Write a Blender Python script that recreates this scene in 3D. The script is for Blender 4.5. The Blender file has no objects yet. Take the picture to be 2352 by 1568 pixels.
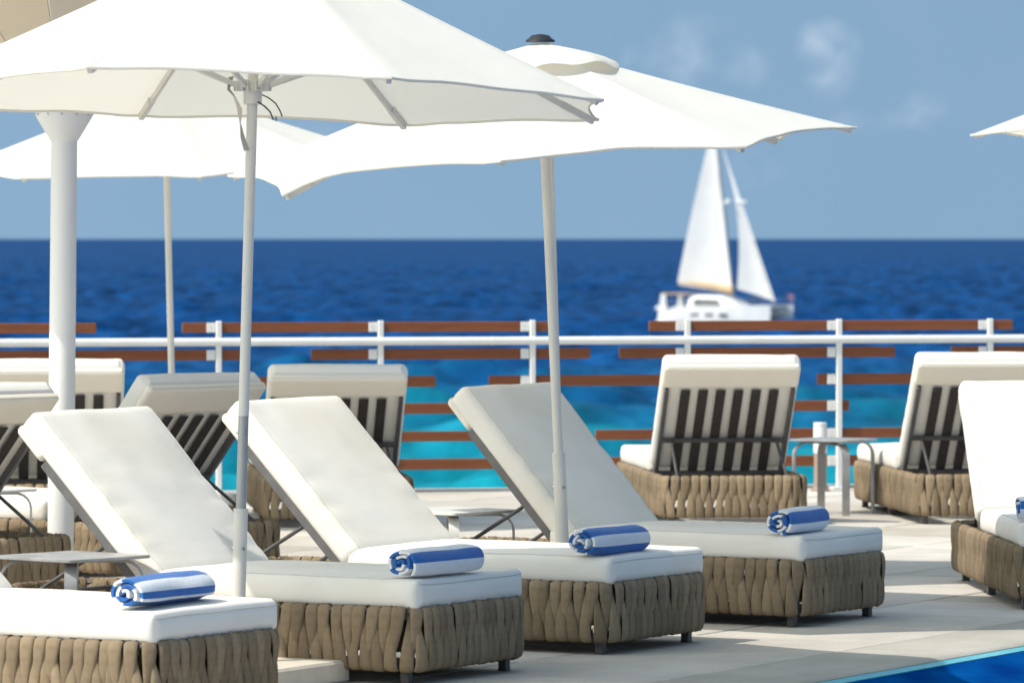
import bpy, bmesh, math, random
import numpy as np
from mathutils import Vector, Matrix, noise
R = math.radians
random.seed(7)
sc = bpy.context.scene
col = sc.collection

# ------------------------------------------------------------------ camera
cam_d = bpy.data.cameras.new('camera')
cam = bpy.data.objects.new('camera', cam_d)
col.objects.link(cam)
cam.location = (0, 0, 1.6)
cam.rotation_euler = (R(90), 0, 0)
cam_d.sensor_width = 36
cam_d.lens = 183.7
cam_d.shift_y = -236.0 / 2352.0
cam_d.clip_start = 0.1
cam_d.clip_end = 200000
cam_d.dof.use_dof = True
cam_d.dof.focus_distance = 19.8
cam_d.dof.aperture_fstop = 7.5
sc.camera = cam

# ------------------------------------------------------------------ sun, sky, exposure
SUN_DIR = Vector((-0.65, -0.33, 1.0)).normalized()      # towards the sun
sun_d = bpy.data.lights.new('sun', 'SUN')
sun_d.energy = 2.2
sun_d.angle = R(0.53)
sun_d.color = (1.0, 0.945, 0.86)
sun = bpy.data.objects.new('sun', sun_d)
sun.rotation_euler = SUN_DIR.to_track_quat('Z', 'Y').to_euler()
sun.location = (-6, -4, 12)
col.objects.link(sun)

world = bpy.data.worlds.new('World')
sc.world = world
world.use_nodes = True
nt = world.node_tree
nt.nodes.clear()
def wn(t, **k):
    n = nt.nodes.new(t)
    for a, b in k.items():
        setattr(n, a, b)
    return n
out = wn('ShaderNodeOutputWorld')
bg = wn('ShaderNodeBackground')
bg.inputs['Strength'].default_value = 0.11
sky = wn('ShaderNodeTexSky', sky_type='NISHITA')
sky.sun_disc = False
sky.sun_elevation = math.asin(SUN_DIR.z)
sky.sun_rotation = math.atan2(SUN_DIR.x, SUN_DIR.y) % (2 * math.pi)
sky.altitude = 0
sky.air_density = 1.0
sky.dust_density = 1.8
sky.ozone_density = 1.0
tc = wn('ShaderNodeTexCoord')
# a clear, dry sky: the pale band at the horizon is thin, so the ray is looked up a little higher
mp = wn('ShaderNodeVectorMath', operation='MULTIPLY_ADD')
mp.inputs[1].default_value = (1, 1, 0.5)
mp.inputs[2].default_value = (0, 0, 0.62)
nm = wn('ShaderNodeVectorMath', operation='NORMALIZE')
nt.links.new(tc.outputs['Generated'], mp.inputs[0])
nt.links.new(mp.outputs[0], nm.inputs[0])
nt.links.new(nm.outputs[0], sky.inputs[0])
tint = wn('ShaderNodeMix', data_type='RGBA', blend_type='MULTIPLY')
tint.inputs[0].default_value = 1.0
tint.inputs[7].default_value = (1.07, 1.165, 1.0, 1)
hs = wn('ShaderNodeHueSaturation')
hs.inputs['Saturation'].default_value = 1.0
nt.links.new(sky.outputs[0], hs.inputs['Color'])
nt.links.new(hs.outputs[0], tint.inputs[6])
# soft clouds
def pxdir(x, y):
    v = Vector(((x - 1176) / 12000, 1, (548 - y) / 12000))
    return v.normalized()
wz = wn('ShaderNodeTexNoise'); wz.inputs['Scale'].default_value = 110; wz.inputs['Detail'].default_value = 5
nt.links.new(tc.outputs['Generated'], wz.inputs['Vector'])
wa = wn('ShaderNodeVectorMath', operation='MULTIPLY_ADD'); wa.inputs[1].default_value = (.010, 0, .008); wa.inputs[2].default_value = (-.005, 0, -.004)
nt.links.new(wz.outputs['Color'], wa.inputs[0])
wv = wn('ShaderNodeVectorMath', operation='ADD'); nt.links.new(tc.outputs['Generated'], wv.inputs[0]); nt.links.new(wa.outputs[0], wv.inputs[1])
dens = None
for (x, y, sx, sy, a) in [(1560, 130, 62, 52, .42), (1890, 100, 40, 45, .55), (1935, 130, 30, 50, .35), (1905, 195, 42, 32, .5),
                          (1715, 165, 45, 35, .22), (2130, 240, 45, 32, .32), (1950, 275, 30, 24, .22), (2080, 275, 60, 22, .2),
                          (1740, 390, 60, 40, .16), (1440, 130, 26, 20, .25), (700, 330, 110, 40, .10), (1600, 60, 70, 30, .12)]:
    d = pxdir(x, y)
    sub = wn('ShaderNodeVectorMath', operation='SUBTRACT')
    sub.inputs[1].default_value = d
    nt.links.new(wv.outputs[0], sub.inputs[0])
    dv = wn('ShaderNodeVectorMath', operation='MULTIPLY')
    dv.inputs[1].default_value = (12000 / sx, 300, 12000 / sy)
    nt.links.new(sub.outputs[0], dv.inputs[0])
    ln = wn('ShaderNodeVectorMath', operation='LENGTH')
    nt.links.new(dv.outputs[0], ln.inputs[0])
    mr = wn('ShaderNodeMapRange', interpolation_type='SMOOTHSTEP')
    mr.inputs[1].default_value = 1.7; mr.inputs[2].default_value = 0.0
    mr.inputs[3].default_value = 0.0; mr.inputs[4].default_value = a
    nt.links.new(ln.outputs['Value'], mr.inputs[0])
    if dens is None:
        dens = mr.outputs[0]
    else:
        ad = wn('ShaderNodeMath', operation='ADD')
        nt.links.new(dens, ad.inputs[0]); nt.links.new(mr.outputs[0], ad.inputs[1])
        dens = ad.outputs[0]
nz = wn('ShaderNodeTexNoise'); nz.inputs['Scale'].default_value = 160; nz.inputs['Detail'].default_value = 4
nt.links.new(tc.outputs['Generated'], nz.inputs['Vector'])
nr = wn('ShaderNodeMapRange'); nr.inputs[1].default_value = .25; nr.inputs[2].default_value = .72
nt.links.new(nz.outputs[0], nr.inputs[0])
ml = wn('ShaderNodeMath', operation='MULTIPLY'); nt.links.new(dens, ml.inputs[0]); nt.links.new(nr.outputs[0], ml.inputs[1])
# very soft unevenness in the air
nz2 = wn('ShaderNodeTexNoise'); nz2.inputs['Scale'].default_value = 22; nz2.inputs['Detail'].default_value = 2
nt.links.new(tc.outputs['Generated'], nz2.inputs['Vector'])
nr2 = wn('ShaderNodeMapRange'); nr2.inputs[1].default_value = .3; nr2.inputs[2].default_value = .75; nr2.inputs[4].default_value = .06
nt.links.new(nz2.outputs[0], nr2.inputs[0])
ad2 = wn('ShaderNodeMath', operation='ADD', use_clamp=True); nt.links.new(ml.outputs[0], ad2.inputs[0]); nt.links.new(nr2.outputs[0], ad2.inputs[1])
cm = wn('ShaderNodeMix', data_type='RGBA')
cm.inputs[7].default_value = (3.6, 4.1, 4.8, 1)
nt.links.new(ad2.outputs[0], cm.inputs[0])
nt.links.new(tint.outputs[2], cm.inputs[6])
nt.links.new(cm.outputs[2], bg.inputs['Color'])
nt.links.new(bg.outputs[0], out.inputs[0])

sc.view_settings.view_transform = 'Standard'
sc.view_settings.look = 'None'
sc.view_settings.exposure = 0.84
sc.view_settings.gamma = 1
sc.view_settings.use_curve_mapping = False
sc.render.engine = 'CYCLES'
sc.cycles.use_denoising = True
sc.cycles.max_bounces = 8
sc.cycles.diffuse_bounces = 4
sc.cycles.transmission_bounces = 4

# ------------------------------------------------------------------ helpers
def material(name, base=(.5, .5, .5), rough=.6, metal=0.0, spec=.5, col2=None, cscale=3.0, camt=.5, bump=0.0, bscale=50.0,
             bdist=.002, detail=4, stretch=(1, 1, 1), rough2=None, wave=None, sheen=0, coords='Object'):
    m = bpy.data.materials.new(name)
    m.use_nodes = True
    t = m.node_tree
    b = t.nodes['Principled BSDF']
    b.inputs['Base Color'].default_value = (*base, 1)
    b.inputs['Roughness'].default_value = rough
    b.inputs['Metallic'].default_value = metal
    b.inputs['Specular IOR Level'].default_value = spec
    if sheen:
        b.inputs['Sheen Weight'].default_value = sheen
    c = t.nodes.new('ShaderNodeTexCoord')
    mpn = t.nodes.new('ShaderNodeMapping')
    mpn.inputs['Scale'].default_value = stretch
    t.links.new(c.outputs[coords], mpn.inputs[0])
    if col2:
        n = t.nodes.new('ShaderNodeTexNoise')
        n.inputs['Scale'].default_value = cscale
        n.inputs['Detail'].default_value = detail
        t.links.new(mpn.outputs[0], n.inputs['Vector'])
        r = t.nodes.new('ShaderNodeMapRange')
        r.inputs[1].default_value = .5 - .25 * camt * 1.2; r.inputs[2].default_value = .5 + .25 * camt * 1.2
        t.links.new(n.outputs[0], r.inputs[0])
        x = t.nodes.new('ShaderNodeMix'); x.data_type = 'RGBA'
        x.inputs[6].default_value = (*base, 1); x.inputs[7].default_value = (*col2, 1)
        t.links.new(r.outputs[0], x.inputs[0])
        t.links.new(x.outputs[2], b.inputs['Base Color'])
        if rough2 is not None:
            q = t.nodes.new('ShaderNodeMapRange')
            q.inputs[3].default_value = rough; q.inputs[4].default_value = rough2
            t.links.new(r.outputs[0], q.inputs[0]); t.links.new(q.outputs[0], b.inputs['Roughness'])
    last = None
    if bump:
        n2 = t.nodes.new('ShaderNodeTexNoise')
        n2.inputs['Scale'].default_value = bscale; n2.inputs['Detail'].default_value = 3
        t.links.new(mpn.outputs[0], n2.inputs['Vector'])
        bp = t.nodes.new('ShaderNodeBump'); bp.inputs['Strength'].default_value = bump
        bp.inputs['Distance'].default_value = bdist
        t.links.new(n2.outputs[0], bp.inputs['Height'])
        t.links.new(bp.outputs[0], b.inputs['Normal'])
        last = bp
    if wave:
        w = t.nodes.new('ShaderNodeTexWave')
        w.bands_direction = wave[0]; w.inputs['Scale'].default_value = wave[1]; w.inputs['Distortion'].default_value = .6
        t.links.new(c.outputs['Object'], w.inputs['Vector'])
        bp2 = t.nodes.new('ShaderNodeBump'); bp2.inputs['Strength'].default_value = wave[2]
        bp2.inputs['Distance'].default_value = .0015
        t.links.new(w.outputs['Fac'], bp2.inputs['Height'])
        if last: t.links.new(last.outputs[0], bp2.inputs['Normal'])
        t.links.new(bp2.outputs[0], b.inputs['Normal'])
    return m

def vary(m, lo, hi):
    """each strap of webbing has faded a little differently"""
    t = m.node_tree; b = t.nodes['Principled BSDF']; src = b.inputs['Base Color'].links[0].from_socket
    oi = t.nodes.new('ShaderNodeObjectInfo'); r = t.nodes.new('ShaderNodeMapRange'); r.inputs[3].default_value = lo; r.inputs[4].default_value = hi
    t.links.new(oi.outputs['Random'], r.inputs[0]); x = t.nodes.new('ShaderNodeVectorMath'); x.operation = 'SCALE'
    t.links.new(src, x.inputs[0]); t.links.new(r.outputs[0], x.inputs['Scale']); t.links.new(x.outputs[0], b.inputs['Base Color'])
M = {}
def cushion_material():
    m = material('cushion_fabric', (.82, .79, .74), .92, spec=.2, col2=(.79, .755, .70), cscale=5, camt=.9, bump=.25, bscale=900, bdist=.0006)
    t = m.node_tree; b = t.nodes['Principled BSDF']
    n = t.nodes.new('ShaderNodeTexNoise'); n.inputs['Scale'].default_value = 9; n.inputs['Detail'].default_value = 3
    mp = t.nodes.new('ShaderNodeMapping'); mp.inputs['Scale'].default_value = (1.2, .5, 1)
    c = [x for x in t.nodes if x.type == 'TEX_COORD'][0]
    t.links.new(c.outputs['Object'], mp.inputs[0]); t.links.new(mp.outputs[0], n.inputs['Vector'])
    st = t.nodes.new('ShaderNodeTexNoise'); st.inputs['Scale'].default_value = 2.3; st.inputs['Detail'].default_value = 7
    t.links.new(c.outputs['Object'], st.inputs['Vector'])
    sr = t.nodes.new('ShaderNodeMapRange'); sr.inputs[1].default_value = .52; sr.inputs[2].default_value = .70; sr.inputs[4].default_value = .55
    t.links.new(st.outputs[0], sr.inputs[0])
    sx = t.nodes.new('ShaderNodeMix'); sx.data_type = 'RGBA'; sx.inputs[7].default_value = (.72, .68, .585, 1)
    t.links.new(sr.outputs[0], sx.inputs[0]); t.links.new(b.inputs['Base Color'].links[0].from_socket, sx.inputs[6]); t.links.new(sx.outputs[2], b.inputs['Base Color'])
    bp = t.nodes.new('ShaderNodeBump'); bp.inputs['Strength'].default_value = .3; bp.inputs['Distance'].default_value = .008
    t.links.new(n.outputs[0], bp.inputs['Height'])
    old = b.inputs['Normal'].links[0].from_node
    t.links.new(bp.outputs[0], old.inputs['Normal'])
    return m
M['cushion'] = cushion_material()
M['cushion_bounce'] = material('cushion_fabric_warm_bounce', (.82, .765, .67), .95, spec=.2, col2=(.79, .73, .63), cscale=6, camt=.8, bump=.2, bscale=700, bdist=.0006)  # same white cushion fabric, with warm deck bounce light put into the colour
M['seam'] = material('seam_thread', (.58, .55, .50), .9, spec=.2, bump=.2, bscale=400, bdist=.0004)
M['strap'] = material('webbing', (.315, .24, .158), .9, spec=.2, col2=(.235, .176, .113), cscale=38, camt=1.0, bump=.7, bscale=240, bdist=.0025,
                      wave=('DIAGONAL', 90, .9))
vary(M['strap'], .78, 1.14)
M['frame'] = material('charcoal_metal', (.06, .055, .055), .42, spec=.5, col2=(.09, .085, .083), cscale=20, bump=.1, bscale=300, bdist=.0003)
M['rail'] = material('anthracite_metal', (.15, .145, .145), .4, metal=.3, col2=(.12, .115, .115), cscale=12, bump=.08, bscale=300, bdist=.0003)
M['slat'] = material('dark_webbing', (.036, .03, .029), .7, spec=.3, col2=(.05, .043, .04), cscale=30, bump=.3, bscale=600, bdist=.0005)
M['strut'] = material('strut_metal', (.30, .30, .31), .3, metal=.8, bump=.05, bscale=200, bdist=.0003)
M['pole'] = material('painted_pole', (.72, .69, .63), .42, spec=.5, col2=(.60, .59, .55), cscale=5, camt=.7, detail=7, stretch=(1, 1, .5), bump=.15, bscale=120, bdist=.0006, rough2=.6)
M['galv'] = material('galvanised_pole', (.33, .34, .33), .5, metal=.35, col2=(.44, .44, .42), cscale=11, camt=.8, detail=8, stretch=(1, 1, .4), bump=.2, bscale=160, bdist=.0006)
M['white'] = material('white_paint', (.78, .78, .77), .42, spec=.5, col2=(.70, .70, .68), cscale=6, camt=.8, detail=6, bump=.12, bscale=80, bdist=.0008)
M['column'] = material('column_paint', (.82, .805, .785), .5, spec=.4, col2=(.77, .755, .735), cscale=4, camt=.9, detail=6, stretch=(1, 1, .3), bump=.2, bscale=140, bdist=.0006)
M['steel'] = material('bolt_steel', (.45, .46, .47), .3, metal=.9, bump=.1, bscale=200, bdist=.0003)
M['black'] = material('black_plastic', (.02, .02, .022), .5, bump=.1, bscale=200, bdist=.0003)
M['cord'] = material('shock_cord', (.05, .05, .06), .7, bump=.2, bscale=300, bdist=.0003)
M['tie'] = material('tie_ribbon', (.5, .48, .42), .8, bump=.2, bscale=300, bdist=.0004)
M['table'] = material('table_metal', (.42, .415, .41), .4, metal=.2, spec=.5, col2=(.30, .295, .29), cscale=9, bump=.1, bscale=200, bdist=.0003)
M['table_white'] = material('table_white_metal', (.66, .655, .64), .45, spec=.5, col2=(.60, .595, .57), cscale=9, bump=.1, bscale=200, bdist=.0003)
M['wood'] = material('hardwood', (.25, .085, .036), .5, spec=.3, col2=(.165, .052, .021), cscale=9, camt=1.1, detail=8, stretch=(.35, 3, 5), bump=.3, bscale=60, bdist=.001)
M['bollard'] = material('bollard_brown', (.34, .245, .20), .55, col2=(.30, .215, .17), cscale=12, bump=.1, bscale=100, bdist=.0005)
M['blue'] = material('towel_blue', (.016, .115, .41), .95, spec=.1, col2=(.022, .15, .47), cscale=60, camt=1.0, bump=.8, bscale=260, bdist=.004, sheen=.3)
M['towel_white'] = material('towel_white', (.82, .835, .86), .95, spec=.1, col2=(.70, .73, .78), cscale=60, camt=1.0, bump=.8, bscale=260, bdist=.004, sheen=.2)
M['stone_base'] = material('cast_stone', (.62, .56, .48), .8, spec=.3, col2=(.52, .46, .38), cscale=16, camt=1, detail=8, bump=.5, bscale=60, bdist=.003)
M['roof'] = material('roof_panel', (.70, .61, .48), .7, spec=.3, col2=(.66, .57, .44), cscale=2, bump=.1, bscale=50, bdist=.001)
M['roof_strip'] = material('roof_strip', (.62, .55, .48), .6, spec=.3, col2=(.58, .51, .44), cscale=4, bump=.1, bscale=50, bdist=.001)

def tile_material(i, a, b_):
    m = material('travertine_%d' % i, a, .62, spec=.35, col2=b_, cscale=2.6, camt=1.1, detail=9, stretch=(1, 2.6, 1), bump=.35, bscale=45, bdist=.0025, rough2=.8)
    t = m.node_tree; b = t.nodes['Principled BSDF']
    # dark pits and dirt specks of the stone
    src = b.inputs['Base Color'].links[0].from_socket
    n = t.nodes.new('ShaderNodeTexNoise'); n.inputs['Scale'].default_value = 34; n.inputs['Detail'].default_value = 6
    c = [x for x in t.nodes if x.type == 'TEX_COORD'][0]
    mp = t.nodes.new('ShaderNodeMapping'); mp.inputs['Scale'].default_value = (.5, 2.2, 1)
    t.links.new(c.outputs['Object'], mp.inputs[0]); t.links.new(mp.outputs[0], n.inputs['Vector'])
    r = t.nodes.new('ShaderNodeMapRange'); r.inputs[1].default_value = .60; r.inputs[2].default_value = .72; r.inputs[4].default_value = .45
    t.links.new(n.outputs[0], r.inputs[0])
    x = t.nodes.new('ShaderNodeMix'); x.data_type = 'RGBA'
    x.inputs[7].default_value = (a[0] * .5, a[1] * .47, a[2] * .43, 1)
    t.links.new(r.outputs[0], x.inputs[0]); t.links.new(src, x.inputs[6]); t.links.new(x.outputs[2], b.inputs['Base Color'])
    # broad water stains and worn patches that run across several tiles
    g = t.nodes.new('ShaderNodeNewGeometry'); n3 = t.nodes.new('ShaderNodeTexNoise'); n3.inputs['Scale'].default_value = 1.3; n3.inputs['Detail'].default_value = 7
    t.links.new(g.outputs['Position'], n3.inputs['Vector'])
    r3 = t.nodes.new('ShaderNodeMapRange'); r3.inputs[1].default_value = .38; r3.inputs[2].default_value = .62; r3.inputs[3].default_value = .86; r3.inputs[4].default_value = 1.08
    t.links.new(n3.outputs[0], r3.inputs[0])
    sc3 = t.nodes.new('ShaderNodeVectorMath'); sc3.operation = 'SCALE'
    t.links.new(x.outputs[2], sc3.inputs[0]); t.links.new(r3.outputs[0], sc3.inputs['Scale']); t.links.new(sc3.outputs[0], b.inputs['Base Color'])
    return m
TILES = [tile_material(0, (.60, .555, .495), (.52, .475, .415)), tile_material(1, (.57, .53, .48), (.49, .45, .40)),
         tile_material(2, (.63, .59, .54), (.55, .505, .45)), tile_material(3, (.555, .51, .45), (.475, .43, .37))]
for m_ in TILES: vary(m_, .92, 1.06)
M['joint'] = material('joint_mortar', (.10, .085, .07), .9, bump=.3, bscale=60, bdist=.002)
M['coping'] = tile_material(9, (.46, .43, .38), (.38, .35, .30))

def canopy_material():
    m = bpy.data.materials.new('canopy_cloth'); m.use_nodes = True
    t = m.node_tree; t.nodes.remove(t.nodes['Principled BSDF'])
    o = t.nodes['Material Output']
    d = t.nodes.new('ShaderNodeBsdfDiffuse'); tr = t.nodes.new('ShaderNodeBsdfTranslucent'); mx = t.nodes.new('ShaderNodeMixShader')
    mx.inputs[0].default_value = .38
    c = t.nodes.new('ShaderNodeTexCoord'); n = t.nodes.new('ShaderNodeTexNoise'); n.inputs['Scale'].default_value = 3; n.inputs['Detail'].default_value = 5
    t.links.new(c.outputs['Object'], n.inputs['Vector'])
    x = t.nodes.new('ShaderNodeMix'); x.data_type = 'RGBA'
    x.inputs[6].default_value = (.86, .86, .84, 1); x.inputs[7].default_value = (.81, .805, .77, 1)
    t.links.new(n.outputs[0], x.inputs[0])
    t.links.new(x.outputs[2], d.inputs[0])
    tr.inputs[0].default_value = (.88, .82, .68, 1)
    n2 = t.nodes.new('ShaderNodeTexNoise'); n2.inputs['Scale'].default_value = 5; n2.inputs['Detail'].default_value = 4
    t.links.new(c.outputs['Object'], n2.inputs['Vector'])
    bp = t.nodes.new('ShaderNodeBump'); bp.inputs['Strength'].default_value = .4; bp.inputs['Distance'].default_value = .02
    t.links.new(n2.outputs[0], bp.inputs['Height']); t.links.new(bp.outputs[0], d.inputs['Normal'])
    t.links.new(d.outputs[0], mx.inputs[1]); t.links.new(tr.outputs[0], mx.inputs[2]); t.links.new(mx.outputs[0], o.inputs[0])
    return m
M['canopy'] = canopy_material()

class MB:
    """collects geometry for ONE mesh"""
    def __init__(s):
        s.v = []; s.f = []; s.m = []
    def add(s, vs, fs, mi=0):
        o = len(s.v)
        s.v += [tuple(v) for v in vs]
        s.f += [tuple(o + i for i in f) for f in fs]
        s.m += [mi] * len(fs)
    def box(s, x0, x1, y0, y1, z0, z1, bev=0.0, mat=None, mi=0):
        b = min(bev, (x1 - x0) * .45, (y1 - y0) * .45, (z1 - z0) * .45)
        if b <= 0:
            vs = [(x, y, z) for x in (x0, x1) for y in (y0, y1) for z in (z0, z1)]
            fs = [(0, 1, 3, 2), (4, 6, 7, 5), (0, 4, 5, 1), (2, 3, 7, 6), (0, 2, 6, 4), (1, 5, 7, 3)]
        else:
            cx, cy, cz = (x0 + x1) / 2, (y0 + y1) / 2, (z0 + z1) / 2
            hx, hy, hz = (x1 - x0) / 2, (y1 - y0) / 2, (z1 - z0) / 2
            vs = []; idx = {}
            for sx in (-1, 1):
                for sy in (-1, 1):
                    for sz in (-1, 1):
                        for a in range(3):
                            h = [hx - b, hy - b, hz - b]; h[a] = (hx, hy, hz)[a]
                            idx[(sx, sy, sz, a)] = len(vs)
                            vs.append((cx + sx * h[0], cy + sy * h[1], cz + sz * h[2]))
            fs = []
            for a in range(3):
                u, w = [k for k in range(3) if k != a]
                for sg in (-1, 1):
                    q = []
                    for (p, r) in ((-1, -1), (1, -1), (1, 1), (-1, 1)):
                        k = [0, 0, 0]; k[a] = sg; k[u] = p; k[w] = r
                        q.append(idx[(*k, a)])
                    fs.append(tuple(q))
            for a in range(3):
                u, w = [k for k in range(3) if k != a]
                for p in (-1, 1):
                    for r in (-1, 1):
                        k0 = [0, 0, 0]; k0[u] = p; k0[w] = r; k1 = list(k0)
                        k0[a] = -1; k1[a] = 1
                        fs.append((idx[(*k0, u)], idx[(*k1, u)], idx[(*k1, w)], idx[(*k0, w)]))
            for sx in (-1, 1):
                for sy in (-1, 1):
                    for sz in (-1, 1):
                        fs.append(tuple(idx[(sx, sy, sz, a)] for a in range(3)))
        if mat:
            vs = [mat @ Vector(v) for v in vs]
        s.add(vs, fs, mi)
    def tube(s, pts, r, n=10, closed=False, caps=True, flat=None, mi=0):
        pts = [Vector(p) for p in pts]
        rs = r if isinstance(r, (list, tuple)) else [r] * len(pts)
        vs = []; L = len(pts)
        up = None
        for i, p in enumerate(pts):
            a = pts[(i - 1) % L] if (closed or i > 0) else p
            b = pts[(i + 1) % L] if (closed or i < L - 1) else p
            t = (b - a).normalized()
            if up is None:
                up = Vector((0, 0, 1)) if abs(t.z) < .9 else Vector((1, 0, 0))
            u = (up - t * up.dot(t)).normalized(); up = u
            w = t.cross(u)
            for k in range(n):
                an = 2 * math.pi * k / n
                vs.append(p + (u * math.cos(an) * (flat or 1) + w * math.sin(an)) * rs[i])
        fs = []
        for i in range(L if closed else L - 1):
            j = (i + 1) % L
            for k in range(n):
                k2 = (k + 1) % n
                fs.append((i * n + k, i * n + k2, j * n + k2, j * n + k))
        if caps and not closed:
            fs.append(tuple(range(n))[::-1]); fs.append(tuple((L - 1) * n + k for k in range(n)))
        s.add(vs, fs, mi)
    def lathe(s, prof, n=24, c=(0, 0), lean=(0, 0), mi=0):
        vs = []
        for r, z in prof:
            for k in range(n):
                an = 2 * math.pi * k / n
                vs.append((c[0] + lean[0] * z + r * math.cos(an), c[1] + lean[1] * z + r * math.sin(an), z))
        fs = []
        for i in range(len(prof) - 1):
            for k in range(n):
                k2 = (k + 1) % n
                fs.append((i * n + k, i * n + k2, (i + 1) * n + k2, (i + 1) * n + k))
        fs.append(tuple(range(n))[::-1]); fs.append(tuple((len(prof) - 1) * n + k for k in range(n)))
        s.add(vs, fs, mi)
    def mesh(s, name, mats, smooth=True, angle=40):
        me = bpy.data.meshes.new(name)
        me.from_pydata(s.v, [], s.f)
        for m in (mats if isinstance(mats, list) else [mats]):
            me.materials.append(m)
        if any(s.m):
            me.polygons.foreach_set('material_index', s.m)
        bm = bmesh.new(); bm.from_mesh(me)
        bmesh.ops.recalc_face_normals(bm, faces=bm.faces)
        if smooth:
            for f in bm.faces: f.smooth = True
            for e in bm.edges:
                if len(e.link_faces) == 2 and e.calc_face_angle(0) > R(angle): e.smooth = False
        bm.to_mesh(me); bm.free()
        return me
    def build(s, name, mats, parent=None, **k):
        return obj(name, s.mesh(name, mats, **k), parent)

def obj(name, me, parent=None, loc=None, rot=None, scale=None):
    o = bpy.data.objects.new(name, me)
    col.objects.link(o)
    if parent: o.parent = parent
    if loc: o.location = loc
    if rot: o.rotation_euler = rot
    if scale: o.scale = scale
    return o
def tag(o, label=None, cat=None, group=None, kind=None):
    if label: o['label'] = label
    if cat: o['category'] = cat
    if group: o['group'] = group
    if kind: o['kind'] = kind
    return o
def thing(name, loc, rz, label, cat, group=None):
    o = bpy.data.objects.new(name, None); o.empty_display_size = .2
    col.objects.link(o); o.location = loc; o.rotation_euler = (0, 0, rz)
    return tag(o, label, cat, group)

# ------------------------------------------------------------------ deck, pool, sea
EU = Vector((.475, .880)); EV = Vector((.880, -.475)); O = Vector((.623, 19.07))   # along the pool edge / towards the pool
ANG = math.atan2(EU.y, EU.x)
def uv(u, v): return O + EU * u + EV * v
def rail_y(x): return 33.05 + .22 * x
def clip(poly, f):
    r = []
    for i in range(len(poly)):
        a, b = poly[i], poly[(i + 1) % len(poly)]
        fa, fb = f(a), f(b)
        if fa >= 0: r.append(a)
        if (fa >= 0) != (fb >= 0):
            t = fa / (fa - fb); r.append(a + (b - a) * t)
    return r
def prism(poly, z0, z1, org=Vector((0, 0))):
    m = MB(); n = len(poly)
    vs = [(p.x - org.x, p.y - org.y, z1) for p in poly] + [(p.x - org.x, p.y - org.y, z0) for p in poly]
    m.add(vs, [tuple(range(n)), tuple(range(2 * n - 1, n - 1, -1))] + [(i, n + i, n + (i + 1) % n, (i + 1) % n) for i in range(n)])
    return m
# deck bed: everything on the land side of the pool, up to the sea wall
edge = lambda p: rail_y(p.x) + .18 - p.y
bed = clip([uv(-60, .45), uv(60, .45), uv(60, -60), uv(-60, -60)], edge)
deck = prism(bed, -1.2, -.012).build('deck', M['joint'], smooth=False)
tag(deck, kind='structure')
bed2 = clip([uv(-60, 9.0), uv(60, 9.0), uv(60, 60), uv(-60, 60)], edge)
tag(prism(bed2, -1.2, 0.0).build('far_side_deck', TILES[1], smooth=False), kind='structure')
# tiles 0.90 x 0.60, set parallel to the pool edge, in running rows
TU, TV = .757, .862
def in_view(p, mx=.5):
    return p.y > 15.6 and abs(p.x) < p.y * .098 + mx
rest = MB(); count = 0
for j in range(-45, 1):
    for i in range(-50, 50):
        u0 = i * TU + + .35; v1 = j * TV; v0 = v1 - TV
        g = .007
        poly = [uv(u0 + g, v0 + g), uv(u0 + TU - g, v0 + g), uv(u0 + TU - g, v1 - g), uv(u0 + g, v1 - g)]
        c = uv(u0 + TU / 2, v0 + TV / 2)
        if c.length > 50: continue
        poly = clip(poly, edge)
        if len(poly) < 3: continue
        dz = random.uniform(-.001, .001)
        if in_view(c) and count < 290:
            # a bevelled-looking slab: top inset 2 mm with worn edge
            me = MB(); n = len(poly)
            cen = sum((p for p in poly), Vector((0, 0))) / n
            def ins(p, d): 
                q = p - c; return (q.dot(EU), q.dot(EV))
            loc = [((p - c).dot(EU), (p - c).dot(EV)) for p in poly]
            cl = ((cen - c).dot(EU), (cen - c).dot(EV))
            top = [(x + (cl[0] - x) * .006, y + (cl[1] - y) * .01, 0) for x, y in loc]
            lip = [(x, y, -.003) for x, y in loc]
            bot = [(x, y, -.011) for x, y in loc]
            me.add(top + lip + bot, [tuple(range(n))] + [(i2, n + i2, n + (i2 + 1) % n, (i2 + 1) % n) for i2 in range(n)]
                   + [(n + i2, 2 * n + i2, 2 * n + (i2 + 1) % n, n + (i2 + 1) % n) for i2 in range(n)])
            t = me.build('tile', random.choice(TILES), deck, smooth=False)
            t.location = (c.x, c.y, dz); t.rotation_euler = (0, 0, ANG)
            # local frame is (EU, EV) with EV = EU turned -90 degrees: mirror y
            t.scale = (1, -1, 1)
            count += 1
        else:
            n = len(poly)
            rest.add([(p.x, p.y, dz) for p in poly] + [(p.x, p.y, -.011) for p in poly],
                     [tuple(range(n))] + [(i2, n + i2, n + (i2 + 1) % n, (i2 + 1) % n) for i2 in range(n)])
r_ = rest.build('paving', TILES[0], deck, smooth=False); r_['kind'] = 'stuff'
# sea wall nosing under the railing
nos = [Vector((-30, rail_y(-30) + .10)), Vector((30, rail_y(30) + .10)), Vector((30, rail_y(30) + .34)), Vector((-30, rail_y(-30) + .34))]
tag(prism(nos, -.6, .012).build('sea_wall_edge', TILES[2], smooth=False), kind='structure')

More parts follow.
